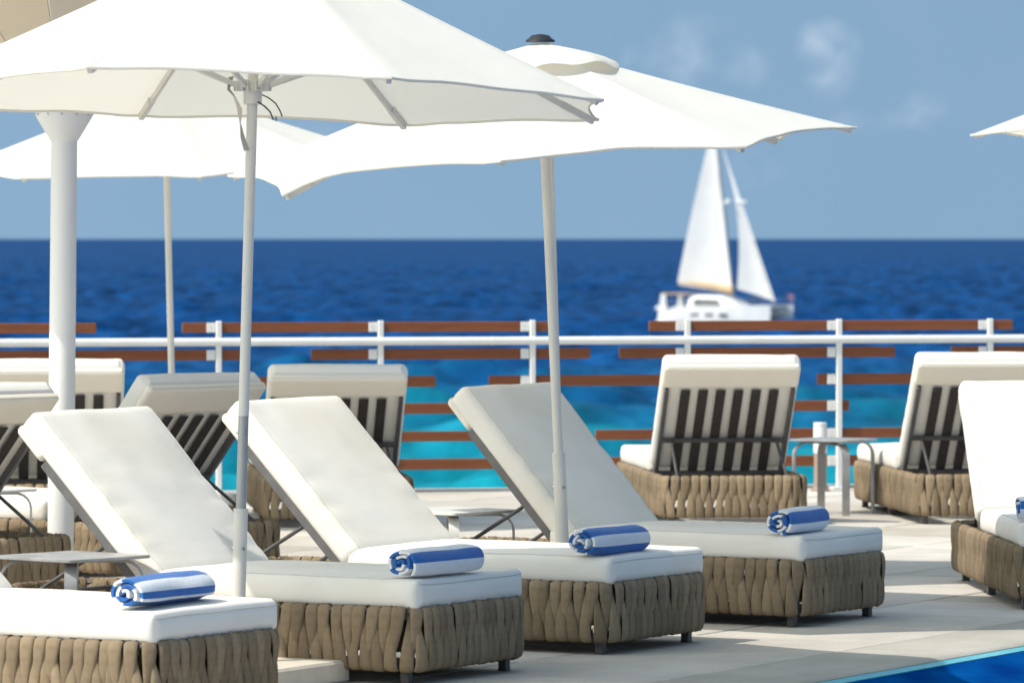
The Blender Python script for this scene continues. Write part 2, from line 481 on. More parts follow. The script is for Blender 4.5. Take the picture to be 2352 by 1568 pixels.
# pool coping stones
cop = bpy.data.objects.new('pool_coping', None); col.objects.link(cop); tag(cop, kind='structure')
cop.location = (O.x, O.y, 0); cop.rotation_euler = (0, 0, ANG)
for i in range(-12, 12):
    m = MB(); L = 1.2
    prof = [(-.002, -.05), (-.002, 0), (-.30, .002), (-.43, 0), (-.455, -.003), (-.467, -.009), (-.47, -.018), (-.46, -.03)]
    prof = [(-(-y) if y > 0 else y, z) for y, z in prof]
    vs = []
    for s_ in (0, 1):
        for y, z in prof:
            vs.append((i * L + .33 + (.003 if s_ == 0 else L - .003), y, z))
    n = len(prof)
    m.add(vs, [(k, k + 1, n + k + 1, n + k) for k in range(n - 1)] + [tuple(range(n)), tuple(range(2 * n - 1, n - 1, -1))])
    o = m.build('coping_stone', M['coping'], cop, angle=30)
# pool: shallow tiled lip, then deep blue water
M['pool_lip'] = material('pool_mosaic', (.03, .30, .42), .35, spec=.4, col2=(.10, .52, .58), cscale=40, camt=1.2, bump=.3, bscale=60, bdist=.002)
M['pool_floor'] = material('pool_blue_mosaic', (.004, .09, .34), .4, col2=(.006, .12, .42), cscale=30, bump=.2, bscale=60, bdist=.002)
lip = prism([uv(-60, .455), uv(60, .455), uv(60, .55), uv(-60, .55)], -1.3, -.012).build('pool_edge_tiles', M['pool_lip'], smooth=False); tag(lip, kind='structure')
fl = prism([uv(-60, .55), uv(60, .55), uv(60, 9.0), uv(-60, 9.0)], -1.6, -.35).build('pool_floor', M['pool_floor'], smooth=False); tag(fl, kind='structure')

def water_material(name, deep, ripple, scale, rough, spec):
    m = bpy.data.materials.new(name); m.use_nodes = True
    t = m.node_tree; b = t.nodes['Principled BSDF']
    b.inputs['Base Color'].default_value = (*deep, 1); b.inputs['Roughness'].default_value = rough
    b.inputs['IOR'].default_value = 1.33; b.inputs['Specular IOR Level'].default_value = spec
    c = t.nodes.new('ShaderNodeTexCoord'); n = t.nodes.new('ShaderNodeTexNoise')
    n.inputs['Scale'].default_value = scale; n.inputs['Detail'].default_value = 4
    t.links.new(c.outputs['Object'], n.inputs['Vector'])
    bp = t.nodes.new('ShaderNodeBump'); bp.inputs['Strength'].default_value = 1.0; bp.inputs['Distance'].default_value = ripple
    t.links.new(n.outputs[0], bp.inputs['Height']); t.links.new(bp.outputs[0], b.inputs['Normal'])
    return m
M['pool_water'] = water_material('pool_water', (.001, .050, .225), .02, 5.0, .25, .0)
_t = M['pool_water'].node_tree; _b = _t.nodes['Principled BSDF']; _g = _t.nodes.new('ShaderNodeNewGeometry'); _m = _t.nodes.new('ShaderNodeMapping')
_m.inputs['Scale'].default_value = (2.2, .55, 1); _n = _t.nodes.new('ShaderNodeTexNoise'); _n.inputs['Scale'].default_value = 1.6; _n.inputs['Detail'].default_value = 5
_x = _t.nodes.new('ShaderNodeMix'); _x.data_type = 'RGBA'; _x.inputs[6].default_value = (.001, .030, .165, 1); _x.inputs[7].default_value = (.002, .085, .30, 1)
_r = _t.nodes.new('ShaderNodeMapRange'); _r.inputs[1].default_value = .35; _r.inputs[2].default_value = .68
_t.links.new(_g.outputs['Position'], _m.inputs[0]); _t.links.new(_m.outputs[0], _n.inputs['Vector']); _t.links.new(_n.outputs[0], _r.inputs[0]); _t.links.new(_r.outputs[0], _x.inputs[0]); _t.links.new(_x.outputs[2], _b.inputs['Base Color'])
pw = prism([uv(-60, .547), uv(60, .547), uv(60, 8.997), uv(-60, 8.997)], -.30, -.016).build('pool_water', M['pool_water'], smooth=False)
tag(pw, kind='structure')

# sea: real waves where the camera can see them, a flat sheet to the horizon
SEA = -7.4
def sea_material():
    m = water_material('sea_water', (.01, .05, .2), .25, .55, .45, .02)
    t = m.node_tree; b = t.nodes['Principled BSDF']
    c = t.nodes.new('ShaderNodeTexCoord'); sp = t.nodes.new('ShaderNodeSeparateXYZ')
    g = t.nodes.new('ShaderNodeNewGeometry')
    t.links.new(g.outputs['Position'], sp.inputs[0])
    n = t.nodes.new('ShaderNodeTexNoise'); n.inputs['Scale'].default_value = 1; n.inputs['Detail'].default_value = 5
    mp = t.nodes.new('ShaderNodeMapping'); mp.inputs['Scale'].default_value = (.09, .035, .1)
    t.links.new(g.outputs['Position'], mp.inputs[0]); t.links.new(mp.outputs[0], n.inputs['Vector'])
    ma = t.nodes.new('ShaderNodeMath'); ma.operation = 'MULTIPLY_ADD'; ma.inputs[1].default_value = 200; 
    t.links.new(n.outputs[0], ma.inputs[0]); t.links.new(sp.outputs['Y'], ma.inputs[2])
    mr = t.nodes.new('ShaderNodeMapRange'); mr.inputs[1].default_value = 285; mr.inputs[2].default_value = 790
    t.links.new(ma.outputs[0], mr.inputs[0])
    cr = t.nodes.new('ShaderNodeValToRGB')
    e = cr.color_ramp.elements
    e[0].position = 0; e[0].color = (.006, .215, .285, 1)
    e[1].position = 1; e[1].color = (.005, .043, .145, 1)
    for p, cc in ((.09, (.005, .15, .235, 1)), (.17, (.004, .092, .195, 1)), (.30, (.005, .060, .18, 1)), (.55, (.003, .046, .165, 1))):
        q = cr.color_ramp.elements.new(p); q.color = cc
    t.links.new(mr.outputs[0], cr.inputs[0])
    # darker and lighter wind patches
    n2 = t.nodes.new('ShaderNodeTexNoise'); n2.inputs['Scale'].default_value = 1; n2.inputs['Detail'].default_value = 6
    mp2 = t.nodes.new('ShaderNodeMapping'); mp2.inputs['Scale'].default_value = (.42, .060, .1)
    t.links.new(g.outputs['Position'], mp2.inputs[0]); t.links.new(mp2.outputs[0], n2.inputs['Vector'])
    r2 = t.nodes.new('ShaderNodeMapRange'); r2.inputs[1].default_value = .32; r2.inputs[2].default_value = .68; r2.inputs[3].default_value = .55; r2.inputs[4].default_value = 1.42
    t.links.new(n2.outputs[0], r2.inputs[0])
    x = t.nodes.new('ShaderNodeVectorMath'); x.operation = 'SCALE'
    t.links.new(cr.outputs[0], x.inputs[0]); t.links.new(r2.outputs[0], x.inputs['Scale'])
    t.links.new(x.outputs[0], b.inputs['Base Color'])
    return m
M['sea'] = sea_material()
def sea_mesh():
    rng = np.random.RandomState(3)
    nr, nc = 900, 420
    d = np.exp(np.linspace(math.log(125), math.log(4200), nr))
    a = np.linspace(-.17, .17, nc)
    D, A = np.meshgrid(d, a, indexing='ij')
    X = D * A; Y = D
    Z = np.zeros_like(X)
    for k in range(70):
        lam = 1.6 * (22 / 1.6) ** (k / 69.0)
        th = rng.normal(R(-70), R(38))
        kk = 2 * math.pi / lam
        amp = .0105 * lam ** .92
        fade = np.clip((lam / (D * .0042) - 1.2) / 2, 0, 1)
        ph = rng.uniform(0, 6.28)
        arg = kk * (X * math.cos(th) + Y * math.sin(th)) + ph
        Z += amp * fade * (np.sin(arg) + .25 * np.sin(2 * arg + 1.0))
    # gusts: wave height swells and fades in patches
    G = 1 + .35 * np.sin(X * .07 + Y * .021 + 1.3) * np.sin(X * .031 - Y * .034)
    Z *= G
    w = np.clip((D - 125) / 12, 0, 1) * np.clip((4200 - D) / 700, 0, 1) * np.clip((.17 - np.abs(A)) / .01, 0, 1)
    Z = Z * w
    co = np.stack([X, Y, Z], -1).reshape(-1, 3).astype(np.float32)
    me = bpy.data.meshes.new('sea')
    i = np.arange((nr - 1) * (nc - 1)); r = i // (nc - 1); c = i % (nc - 1); v = r * nc + c
    quads = np.stack([v, v + 1, v + nc + 1, v + nc], -1).astype(np.int32)
    # surrounding flat sheet
    W = 90000
    xl, yl = d[0] * .17, d[0]; xh, yh = d[-1] * .17, d[-1]
    extra = np.array([(-W, 20, 0), (W, 20, 0), (W, W, 0), (-W, W, 0), (-xl, yl, 0), (xl, yl, 0), (xh, yh, 0), (-xh, yh, 0)], np.float32)
    b0 = len(co)
    e = lambda k: b0 + k
    eq = np.array([(e(0), e(1), e(5), e(4)), (e(1), e(2), e(6), e(5)), (e(2), e(3), e(7), e(6)), (e(3), e(0), e(4), e(7))], np.int32)
    co = np.concatenate([co, extra]); quads = np.concatenate([quads, eq])
    me.vertices.add(len(co)); me.vertices.foreach_set('co', co.ravel())
    me.loops.add(len(quads) * 4); me.loops.foreach_set('vertex_index', quads.ravel())
    me.polygons.add(len(quads)); me.polygons.foreach_set('loop_start', np.arange(0, len(quads) * 4, 4, dtype=np.int32))
    me.polygons.foreach_set('loop_total', np.full(len(quads), 4, np.int32))
    me.polygons.foreach_set('use_smooth', np.ones(len(quads), bool))
    me.materials.append(M['sea']); me.update(calc_edges=True); me.validate()
    return me
sea = obj('sea', sea_mesh(), loc=(0, 0, SEA)); tag(sea, kind='structure')
tag(prism([Vector((-400, -300)), Vector((400, -300)), Vector((400, 100)), Vector((-400, 100))], -12, -10).build('sea_bed', M['joint'], smooth=False), kind='structure')

# ------------------------------------------------------------------ railing
rail = thing('railing', (0, rail_y(0), 0), math.atan(.22), 'white steel railing with staggered brown wooden boards along the sea edge of the deck', 'railing')
def rp(px, y=0):      # position along the railing seen at that column of the photograph
    k = (px - 1176) / 12000
    x = k * 33.05 / (1 - .22 * k)
    return x * math.sqrt(1 + .22 ** 2)
POSTS = [-560, -208, 143, 494, 866, 1215, 1571, 1919, 2266, 2615, 2960]
rows = [(1.012, 1.076, [(-900, 222), (420, 1270), (1493, 2328), (2500, 3000)]),
        (.839, .907, [(-500, 553), (717, 1357), (1425, 2058), (2188, 2900)]),
        (.666, .735, [(-700, -150), (355, 1002), (1125, 1700), (1880, 2480)]),
        (.496, .564, [(-300, 298), (590, 1180), (1590, 1952), (2300, 2900)]),
        (.322, .386, [(-600, 180), (690, 1130), (1370, 2120), (2420, 3000)]),
        (.144, .212, [(-200, 420), (610, 1190), (1385, 2130), (2300, 2900)])]
for z0, z1, segs in rows:
    for a, b in segs:
        m = MB(); xa, xb = rp(a), rp(b)
        m.box(-(xb - xa) / 2, (xb - xa) / 2, -.014, .014, -(z1 - z0) / 2, (z1 - z0) / 2, .003)
        o = m.build('board', M['wood'], rail, smooth=False)
        o.location = ((xa + xb) / 2, .030, (z0 + z1) / 2)
for px in POSTS:
    m = MB(); x = rp(px)
    m.box(.006, .040, -.020, .020, 0, 1.085, .004)
    m.box(-.03, .075, -.06, .06, 0, .012, .003)
    o = m.build('post', M['white'], rail, smooth=False); o.location = (x, 0, 0)
    for z0, z1, segs in rows:
        if any(rp(a) < x < rp(b) for a, b in segs):
            k = MB(); k.box(-.052, .003, -.030, -.024, z0 + .002, z1 - .002, .002)
            k.tube([(-.03, -.034, z0 + .02), (-.03, -.029, z0 + .02)], .006, 8); k.tube([(-.03, -.034, z1 - .02), (-.03, -.029, z1 - .02)], .006, 8)
            q = k.build('bracket', M['white'], o, smooth=False); q.location = (0, .036, 0)
m = MB()
m.tube([(-8, -.012, .955), (8, -.012, .955)], .026, 16)
for px in [21, 392, 735, 1130, 1490, 1740, 2110]:
    x = rp(px) ; m.tube([(x, -.012, .955), (x + .012, -.012, .955)], .0275, 16)
m.build('handrail', M['white'], rail)
# ------------------------------------------------------------------ sun loungers
LB, WB, HB = 2.0, .79, .265        # base
def soft_slab(L, W, T, r=.022, crown=.02, wr=.004, seed=0.0, nx=34, ny=20, nz=5, bulge=.010, pucker=()):
    """boxed cushion: x 0..L, y +-W/2, z 0..T"""
    ring_pts = []
    def ring(inset):
        P = []
        w = W / 2 - inset; z0 = inset; z1 = T - inset
        rr = max(r - inset, .002)
        for i in range(ny + 1):                       # top, left to right
            P.append((-w + rr + (2 * w - 2 * rr) * i / ny, z1, 't'))
        for k in (1, 2): 
            a = math.pi / 2 * k / 3; P.append((w - rr + rr * math.sin(a), z1 - rr + rr * math.cos(a), 'c'))
        for i in range(nz + 1):
            P.append((w, z1 - rr - (z1 - z0 - 2 * rr) * i / nz, 's'))
        for k in (1, 2):
            a = math.pi / 2 * k / 3; P.append((w - rr + rr * math.cos(a), z0 + rr - rr * math.sin(a), 'c'))
        for i in range(ny + 1):
            P.append((w - rr - (2 * w - 2 * rr) * i / ny, z0, 'b'))
        for k in (1, 2):
            a = math.pi / 2 * k / 3; P.append((-w + rr - rr * math.sin(a), z0 + rr - rr * math.cos(a), 'c'))
        for i in range(nz + 1):
            P.append((-w, z0 + rr + (z1 - z0 - 2 * rr) * i / nz, 's'))
        for k in (1, 2):
            a = math.pi / 2 * k / 3; P.append((-w + rr - rr * math.cos(a), z1 - rr + rr * math.sin(a), 'c'))
        return P
    stations = [(-bulge * .7, T * .38), (-bulge * .5, T * .25), (0, r), (r * .12, r * .5), (r * .45, r * .16), (r, 0)]
    for i in range(1, nx): stations.append((r + (L - 2 * r) * i / nx, 0))
    stations += [(L - a, b) for a, b in stations[:6][::-1]]
    m = MB(); vs = []
    for x, ins in stations:
        for (y, z, k) in ring(ins):
            fx = max(0, min(1, x / L)); ex = 1 - abs(2 * fx - 1) ** 4
            ey = 1 - min(1, abs(2 * y / W)) ** 2.2
            n1 = noise.noise(Vector((x * 3.1 + seed, y * 4.2, z * 3 + seed * .7)))
            n2 = noise.noise(Vector((x * 11 + seed * 2, y * 9, z * 8)))
            h = T
            dz = dy = dx = 0.0
            if k in 'tc' and z > T / 2: dz += crown * ey * ex + wr * n1 * 1.2 + wr * .35 * n2
            if k == 's' or k == 'c':
                sg = 1 if y > 0 else -1
                b = 1 - abs(2 * z / T - 1) ** 2
                dy += sg * (bulge * b * (1 if ins == 0 else .5) + wr * .4 * n1)
            dz += wr * .6 * noise.noise(Vector((x * 2.2 + seed, y * 1.1, 5.0)))
            for (px, amp, wid) in pucker:
                g = math.exp(-((x - px) / wid) ** 2)
                sd = abs(y) / (W / 2)
                if sd > .55 and k in 'tsc' and z > T * .3:
                    dz -= amp * g * (sd - .55) * 2 * abs(math.sin((x - px) / wid * 9 + seed))
            if ins > T * .3: dx = 0
            vs.append((x + dx, y + dy, z + dz))
    n = len(ring(0)); fs = []
    for i in range(len(stations) - 1):
        for k in range(n):
            k2 = (k + 1) % n
            fs.append((i * n + k, i * n + k2, (i + 1) * n + k2, (i + 1) * n + k))
    S = len(stations)
    # caps: join top row and bottom row of the innermost ring
    for base in (0, (S - 1) * n):
        fs.append(tuple(base + k for k in range(n)))
    m.add(vs, fs)
    # seam loop: follows the top edge
    def seam_loop(idx_fn):
        pts = []
        a = 0; bq = ny
        for i in range(5, S - 5): pts.append(Vector(vs[i * n + bq]) + Vector((0, .006, -.001)))
        for j in range(ny, -1, -1): pts.append(Vector(vs[(S - 3) * n + j]) + Vector((.001, 0, .001)))
        for i in range(S - 6, 4, -1): pts.append(Vector(vs[i * n + a]) + Vector((0, -.006, -.001)))
        for j in range(0, ny + 1): pts.append(Vector(vs[2 * n + j]) + Vector((-.001, 0, .001)))
        return pts
    sm = MB(); sm.tube(seam_loop(None), .0022, 6, closed=True)
    return m, sm

seat_m, seat_s = soft_slab(1.20, .76, .108, r=.02, crown=.012, wr=.005, seed=1.3)
MESH = {'seat': seat_m.mesh('seat_cushion', M['cushion'], angle=70), 'seat_seam': seat_s.mesh('seam', M['seam'])}
seatB, seatBs = soft_slab(1.20, .76, .108, r=.02, crown=.016, wr=.004, seed=7.9)
MESH['seat2'] = seatB.mesh('seat_cushion', M['cushion'], angle=70); MESH['seat2_seam'] = seatBs.mesh('seam', M['seam'])
bk, bks = soft_slab(.83, .76, .105, r=.024, crown=.014, wr=.004, seed=4.1, pucker=((.12, .009, .03), (.24, .008, .035), (.38, .006, .03)))
MESH['back'] = bk.mesh('back_cushion', M['cushion'], angle=70); MESH['back_seam'] = bks.mesh('seam', M['seam'])
bk2, bks2 = soft_slab(.83, .76, .105, r=.024, crown=.014, wr=.005, seed=12.4, pucker=((.09, .009, .03), (.2, .008, .03), (.33, .008, .03), (.47, .006, .04)))
MESH['back2'] = bk2.mesh('back_cushion', M['cushion'], angle=70); MESH['back2_seam'] = bks2.mesh('seam', M['seam'])
pk, _ = soft_slab(.158, .758, .042, r=.015, crown=.0, wr=.003, seed=2.2, nx=10, bulge=.006)
MESH['pocket'] = pk.mesh('pocket', M['cushion_bounce'], angle=70)

def perim(s):
    """rounded rectangle centre line of the base: returns position and outward normal at arc length s"""
    rc = .085; x0, x1, y0, y1 = rc, LB - rc, -WB / 2 + rc, WB / 2 - rc
    a = LB - 2 * rc; b = WB - 2 * rc; q = math.pi / 2 * rc
    seg = [('l', a), ('a', q), ('l', b), ('a', q), ('l', a), ('a', q), ('l', b), ('a', q)]
    tot = 2 * (a + b) + 4 * q; s %= tot
    # start at (x0, -WB/2) going +x
    starts = [((x0, -WB / 2), 0), ((x1, y0), -90), ((LB, y0), 90), ((x1, y1), 0), ((x1, WB / 2), 180), ((x0, y1), 90), ((0, y1), 270), ((x0, y0), 180)]
    for (kind, L), (p, ang) in zip(seg, starts):
        if s <= L:
            if kind == 'l':
                d = Vector((math.cos(R(ang)), math.sin(R(ang))))
                P = Vector(p) + d * s; N = Vector((d.y, -d.x))
            else:
                t = R(ang) + s / rc; N = Vector((math.cos(t), math.sin(t))); P = Vector(p) + N * rc
            return P, N
        s -= L
    return perim(0)
RC = .085; PER = 2 * (LB - 2 * RC + WB - 2 * RC) + 2 * math.pi * RC

def strap_mesh(name, top=True, var=0):
    # path: (outward, height, half width, sideways)
    H0, H1 = .058, .270
    sl = (.006, .011, -.001)[var]
    P = [(-.017, .232, .020, 0), (-.019, .252, .022, 0), (-.012, .272, .0235, 0), (.002, .279, .0245, 0), (.015, .271, .0250, 0), (.021, .250, .0250, .0),
         (.0225, .222, .0235, .1), (.0215, .195, .0205, .2), (.019, .168, .0170, .35), (.016, .140, .0130, .5), (.012, .114, .0095, .7), (.006, .092, .0075, .85), (-.004, .074, .008, 1), (-.014, .066, .013, 1.1),
         (-.012, .056, .018, 1.1), (.0, .051, .019, 1.1)]
    if not top:
        P = [(o, H0 + H1 - z, w, t) for o, z, w, t in P]
    m = MB(); vs = []
    n = 7
    prof = [(-1, -.0065), (-.88, -.0002), (-.45, .0026), (.45, .0034), (.88, .0010), (1, -.0060), (0, -.0040)]
    for i, (o, z, w, t) in enumerate(P):
        a = P[max(0, i - 1)]; b = P[min(len(P) - 1, i + 1)]
        tx, tz = b[0] - a[0], b[1] - a[1]
        L = math.hypot(tx, tz); tx /= L; tz /= L
        nx_, nz_ = (-tz, tx) if top else (tz, -tx)       # normal away from the tubes
        for (u, h) in prof:
            vs.append((u * w + t * sl * 2, o + nx_ * h, z + nz_ * h))
    fs = []
    for i in range(len(P) - 1):
        for k in range(n):
            k2 = (k + 1) % n
            fs.append((i * n + k, i * n + k2, (i + 1) * n + k2, (i + 1) * n + k))
    m.add(vs, fs)
    return m.mesh(name, M['strap'], angle=60)
STRAPS = [[strap_mesh('strap', True, v) for v in range(3)], [strap_mesh('strap', False, v) for v in range(3)]]

def loop_tube(z, r=.0115):
    m = MB(); pts = []
    for i in range(72):
        P, N = perim(PER * i / 72); pts.append((P.x, P.y, z))
    m.tube(pts, r, 8, closed=True)
    return m
MESH['top_rail'] = loop_tube(.262).mesh('top_rail', M['frame'])
MESH['bottom_rail'] = loop_tube(.068).mesh('bottom_rail', M['frame'])
m = MB(); m.tube([(0, 0, .068), (0, 0, .262)], .009, 8); MESH['rod'] = m.mesh('rod', M['frame'])
m = MB(); m.box(-.017, .017, -.017, .017, .004, .07, .003); m.box(-.019, .019, -.019, .019, 0, .006, .002); MESH['leg'] = m.mesh('leg', M['frame'], smooth=False)
m = MB(); m.box(.04, 1.22, -.34, .34, .232, .254, .006); MESH['platform'] = m.mesh('seat_platform', M['frame'], smooth=False)
m = MB(); m.box(0, .70, -.012, .012, -.026, .012, .003); MESH['side_rail'] = m.mesh('side_rail', M['rail'], smooth=False)
m = MB(); m.box(-.014, .014, -.352, .352, -.032, -.012, .003); MESH['cross_bar'] = m.mesh('cross_bar', M['frame'], smooth=False)
m = MB(); m.box(.015, .69, -.027, .027, -.0115, -.007, .001); MESH['slat'] = m.mesh('slat', M['slat'], smooth=False)

LG = 'woven sun loungers with white cushions'
def make_lounger(foot, l, ang, label, seed, seat='seat', back='back', hinge=1.34):
    rz = math.atan2(l[1], l[0])
    t = thing('sun_lounger', (foot[0], foot[1], 0), rz, label, 'sun lounger', LG)
    rnd = random.Random(seed)
    obj('top_rail', MESH['top_rail'], t); obj('bottom_rail', MESH['bottom_rail'], t)
    for (x, y) in ((.063, .046), (1.937, .046), (1.0, .03)):
        for s in (-1, 1):
            obj('leg', MESH['leg'], t, (x, s * (WB / 2 - y), 0))
    rods = []
    for k in range(14):
        s = PER * (k + .12) / 14; P, N = perim(s); rods.append(s)
        obj('rod', MESH['rod'], t, (P.x, P.y, 0))
    for x, y in ((.028, -.367), (.028, .367), (1.972, .367), (1.972, -.367)):
        obj('rod', MESH['rod'], t, (x, y, 0))
    obj('seat_platform', MESH['platform'], t)
    n = 106; p = PER / n
    lean = 0.0
    for i in range(n):
        for k in (0, 1):
            s = (i + (.5 if k else 0)) * p + rnd.uniform(-.003, .003)
            P, N = perim(s)
            if min(abs(s - q) for q in rods) < p * .33 and rnd.random() < .45 and k == 0:
                s += p * .2; P, N = perim(s)
            lean = lean * .85 + rnd.uniform(-.022, .022)
            o = obj('strap', rnd.choice(STRAPS[k]), t, (P.x + N.x * rnd.uniform(-.002, .0035), P.y + N.y * rnd.uniform(-.002, .0035), rnd.uniform(-.002, .002)))
            # local x = tangent, y = outward normal
            o.rotation_euler = (0, lean, math.atan2(N.y, N.x) - math.pi / 2)
            o.scale = (rnd.uniform(.96, 1.10), rnd.uniform(.9, 1.15), 1)
    se = obj('seat_cushion', MESH[seat], t, (0.0, 0, HB + .002))
    obj('seam', MESH[seat + '_seam'], se)
    a = R(ang); hz = (hinge, 0, .262)
    rot = (0, -a, 0)
    ca, sa = math.cos(a), math.sin(a)
    def bl(x, y, z): return (hinge + ca * x - sa * z, y, .262 + sa * x + ca * z)
    bc = obj('back_cushion', MESH[back], t, bl(.035, 0, .006), rot)
    obj('seam', MESH[back + '_seam'], bc)
    obj('pocket', MESH['pocket'], bc, (.673, 0, -.020))
    for s in (-1, 1): obj('side_rail', MESH['side_rail'], t, bl(0, s * .358, 0), rot)
    for x in (.03, .30): obj('cross_bar', MESH['cross_bar'], t, bl(x, 0, 0), rot)
    for k in range(6): obj('slat', MESH['slat'], t, bl(0, -.25 + .1 * k, 0), rot)
    for s in (-1, 1):
        bx_ = hinge + .58; q = MB(); top = Vector(bl(.31, s * .30, -.03)); bot = Vector((bx_, s * .31, .262))
        q.tube([top, bot], .0085, 8); q.build('support_strut', M['strut'] if ang > 50 else M['frame'], t)
    rc_ = MB(); rc_.tube([(hinge + .58, -.375, .262), (hinge + .58, .375, .262)], .009, 8); rc_.build('rack_bar', M['frame'], t)
    return t
LR = (-.865, .502)
L_A = make_lounger((-.985, 17.45), LR, 46, 'sun lounger at bottom left, only its sunlit foot half and a rolled towel in view', 1, 'seat2', hinge=1.14)
L_B = make_lounger((-.15, 19.05), LR, 46, 'sun lounger just behind the tilted umbrella pole, its backrest leftmost of the front three', 2, 'seat', 'back2', hinge=1.15)
L_C = make_lounger((.572, 20.42), LR, 46, 'sun lounger with sunlit backrest in the front row, between the two umbrella poles', 3, 'seat2', hinge=1.19)
L_D = make_lounger((1.385, 21.83), LR, 48, 'sun lounger with a shaded grey backrest at the right end of the front row', 4, 'seat', 'back2', hinge=1.12)
L_E = make_lounger((1.03, 31.1), (.105, -.994), 46, 'sun lounger facing the sea, seen from behind, left of the grey side table', 5)
L_F = make_lounger((2.45, 31.32), (.111, -.994), 47, 'sun lounger facing the sea, seen from behind, right of the grey side table', 6, 'seat2', 'back2')
L_H2 = make_lounger((-1.17, 30.93), (.105, -.994), 41, 'sun lounger by the railing with half shaded cushion top, behind the front row backrests', 7, 'seat2')
L_H = make_lounger((-2.68, 30.1), (.105, -.994), 46, 'sun lounger by the railing at far left, seen from behind past the white column', 8)
L_K = make_lounger((2.575, 22.55), (-.052, .9986), 44.5, 'sun lounger cut by the right edge, facing the pool with sunlit backrest', 9)
L_G = make_lounger((-2.83, 25.62), (.74, -.67), 48.5, 'shaded sun lounger facing left with diagonal dark slats, right of the white column', 10)
L_J = make_lounger((-3.71, 24.38), (.74, -.67), 47, 'sun lounger facing left at the left edge, slatted back partly sunlit, by the white column', 11, 'seat2', 'back2')

# ------------------------------------------------------------------ rolled towels
def towel_mesh(seed, flap, L=.46, r1=.065, turns=2.6, hem=True):
    rnd = random.Random(seed); m = MB()
    r0 = .006; N = int(turns * 34); th0 = R(flap) - turns * 2 * math.pi
    tk = (r1 - r0) / turns * .90
    A = []; arc = 0; prev = None
    for i in range(N + 1):
        f = i / N; th = th0 + f * turns * 2 * math.pi
        r = r0 + (r1 - r0) * f + .0025 * math.sin(th * 1.7 + seed)
        p = Vector((math.cos(th) * r, math.sin(th) * r))
        if prev is not None: arc += (p - prev).length
        prev = p; A.append((th, r, arc))
    total = arc; nx = 16
    cols = []
    for i, (th, r, s) in enumerate(A):
        nrm = Vector((math.cos(th), math.sin(th)))
        h = tk / 2
        if i == N: h *= .55
        rows_ = []
        for j in range(nx + 1):
            g = j / nx; x = (g - .5) * L
            ed = min(g, 1 - g) * nx
            hh = h * (.55 if ed < .5 else (.9 if ed < 1.5 else 1.0))
            # layers end unevenly
            off = (.010 * noise.noise(Vector((th * .55, seed, 0 if g < .5 else 9))) - .012 * (r / r1) ** 2) * (1 if g < .5 else -1) * (1 - min(g, 1 - g) * 2) ** 3
            rr = r + (.006 * noise.noise(Vector((x * 7, math.cos(th) * 1.4, seed * 3.1 + math.sin(th) * 1.4))) - .004 * (abs(x) / (L / 2)) ** 4) * (i / N)
            c1 = nrm * (rr + hh); c0 = nrm * (rr - hh)
            rows_.append(((x - off, c1.x, c1.y * .84), (x - off, c0.x, c0.y * .84)))
        cols.append(rows_)
    vs = []; 
    for c in cols:
        for a, b in c: vs += [a, b]
    W2 = (nx + 1) * 2; sw = .050
    def mi(s):
        d = total - s
        if hem and d < .006: return 1
        return int((d + .5 * sw * (seed % 3)) / sw) % 2
    fs = []; ms = []
    for i in range(N):
        k = mi(A[i + 1][2])
        for j in range(nx):
            a = i * W2 + j * 2; b = a + W2
            fs.append((a, a + 2, b + 2, b)); ms.append(k)
            fs.append((a + 1, b + 1, b + 3, a + 3)); ms.append(k)
        for j in (0, nx):
            a = i * W2 + j * 2; b = a + W2
            fs.append((a, b, b + 1, a + 1)); ms.append(k)
    for i in (0, N):
        for j in range(nx):
            a = i * W2 + j * 2
            fs.append((a, a + 1, a + 3, a + 2)); ms.append(1)
    m.add(vs, fs); m.m = ms
    me = m.mesh('rolled_towel', [M['blue'], M['towel_white']], angle=75)
    return me
def towel(lg, t, e, seed, label, L=.46, yaw=0, dz=0, flap=215):
    o = obj('rolled_towel', towel_mesh(seed, flap, L), None)
    l = Vector((math.cos(lg.rotation_euler[2]), math.sin(lg.rotation_euler[2])))
    ee = Vector((l.y, -l.x))
    p = Vector(lg.location[:2]) + l * t + ee * e
    o.location = (p.x, p.y, HB + .108 + .058 + dz)
    o.rotation_euler = (0, 0, math.atan2(ee.y, ee.x) + yaw)
    tag(o, label, 'towel', 'rolled blue and white towels')
    return o
towel(L_A, .13, -.13, 1, 'rolled blue and white striped towel on the bottom left lounger, beside the tilted pole', flap=205)
towel(L_B, .07, -.13, 2, 'rolled striped towel on the second lounger, with a loose white hemmed flap', L=.47, yaw=R(-3), flap=228)
towel(L_C, .11, -.20, 3, 'small rolled striped towel on the third lounger, in front of the right umbrella pole', L=.42, yaw=R(-4), flap=250)
towel(L_D, .12, -.19, 4, 'rolled towel, mostly white with one blue stripe, on the shaded lounger', L=.42, yaw=R(4), flap=262)
towel(L_K, .08, -.17, 5, 'rolled blue and white towel on the lounger cut by the right edge', L=.44, flap=230)

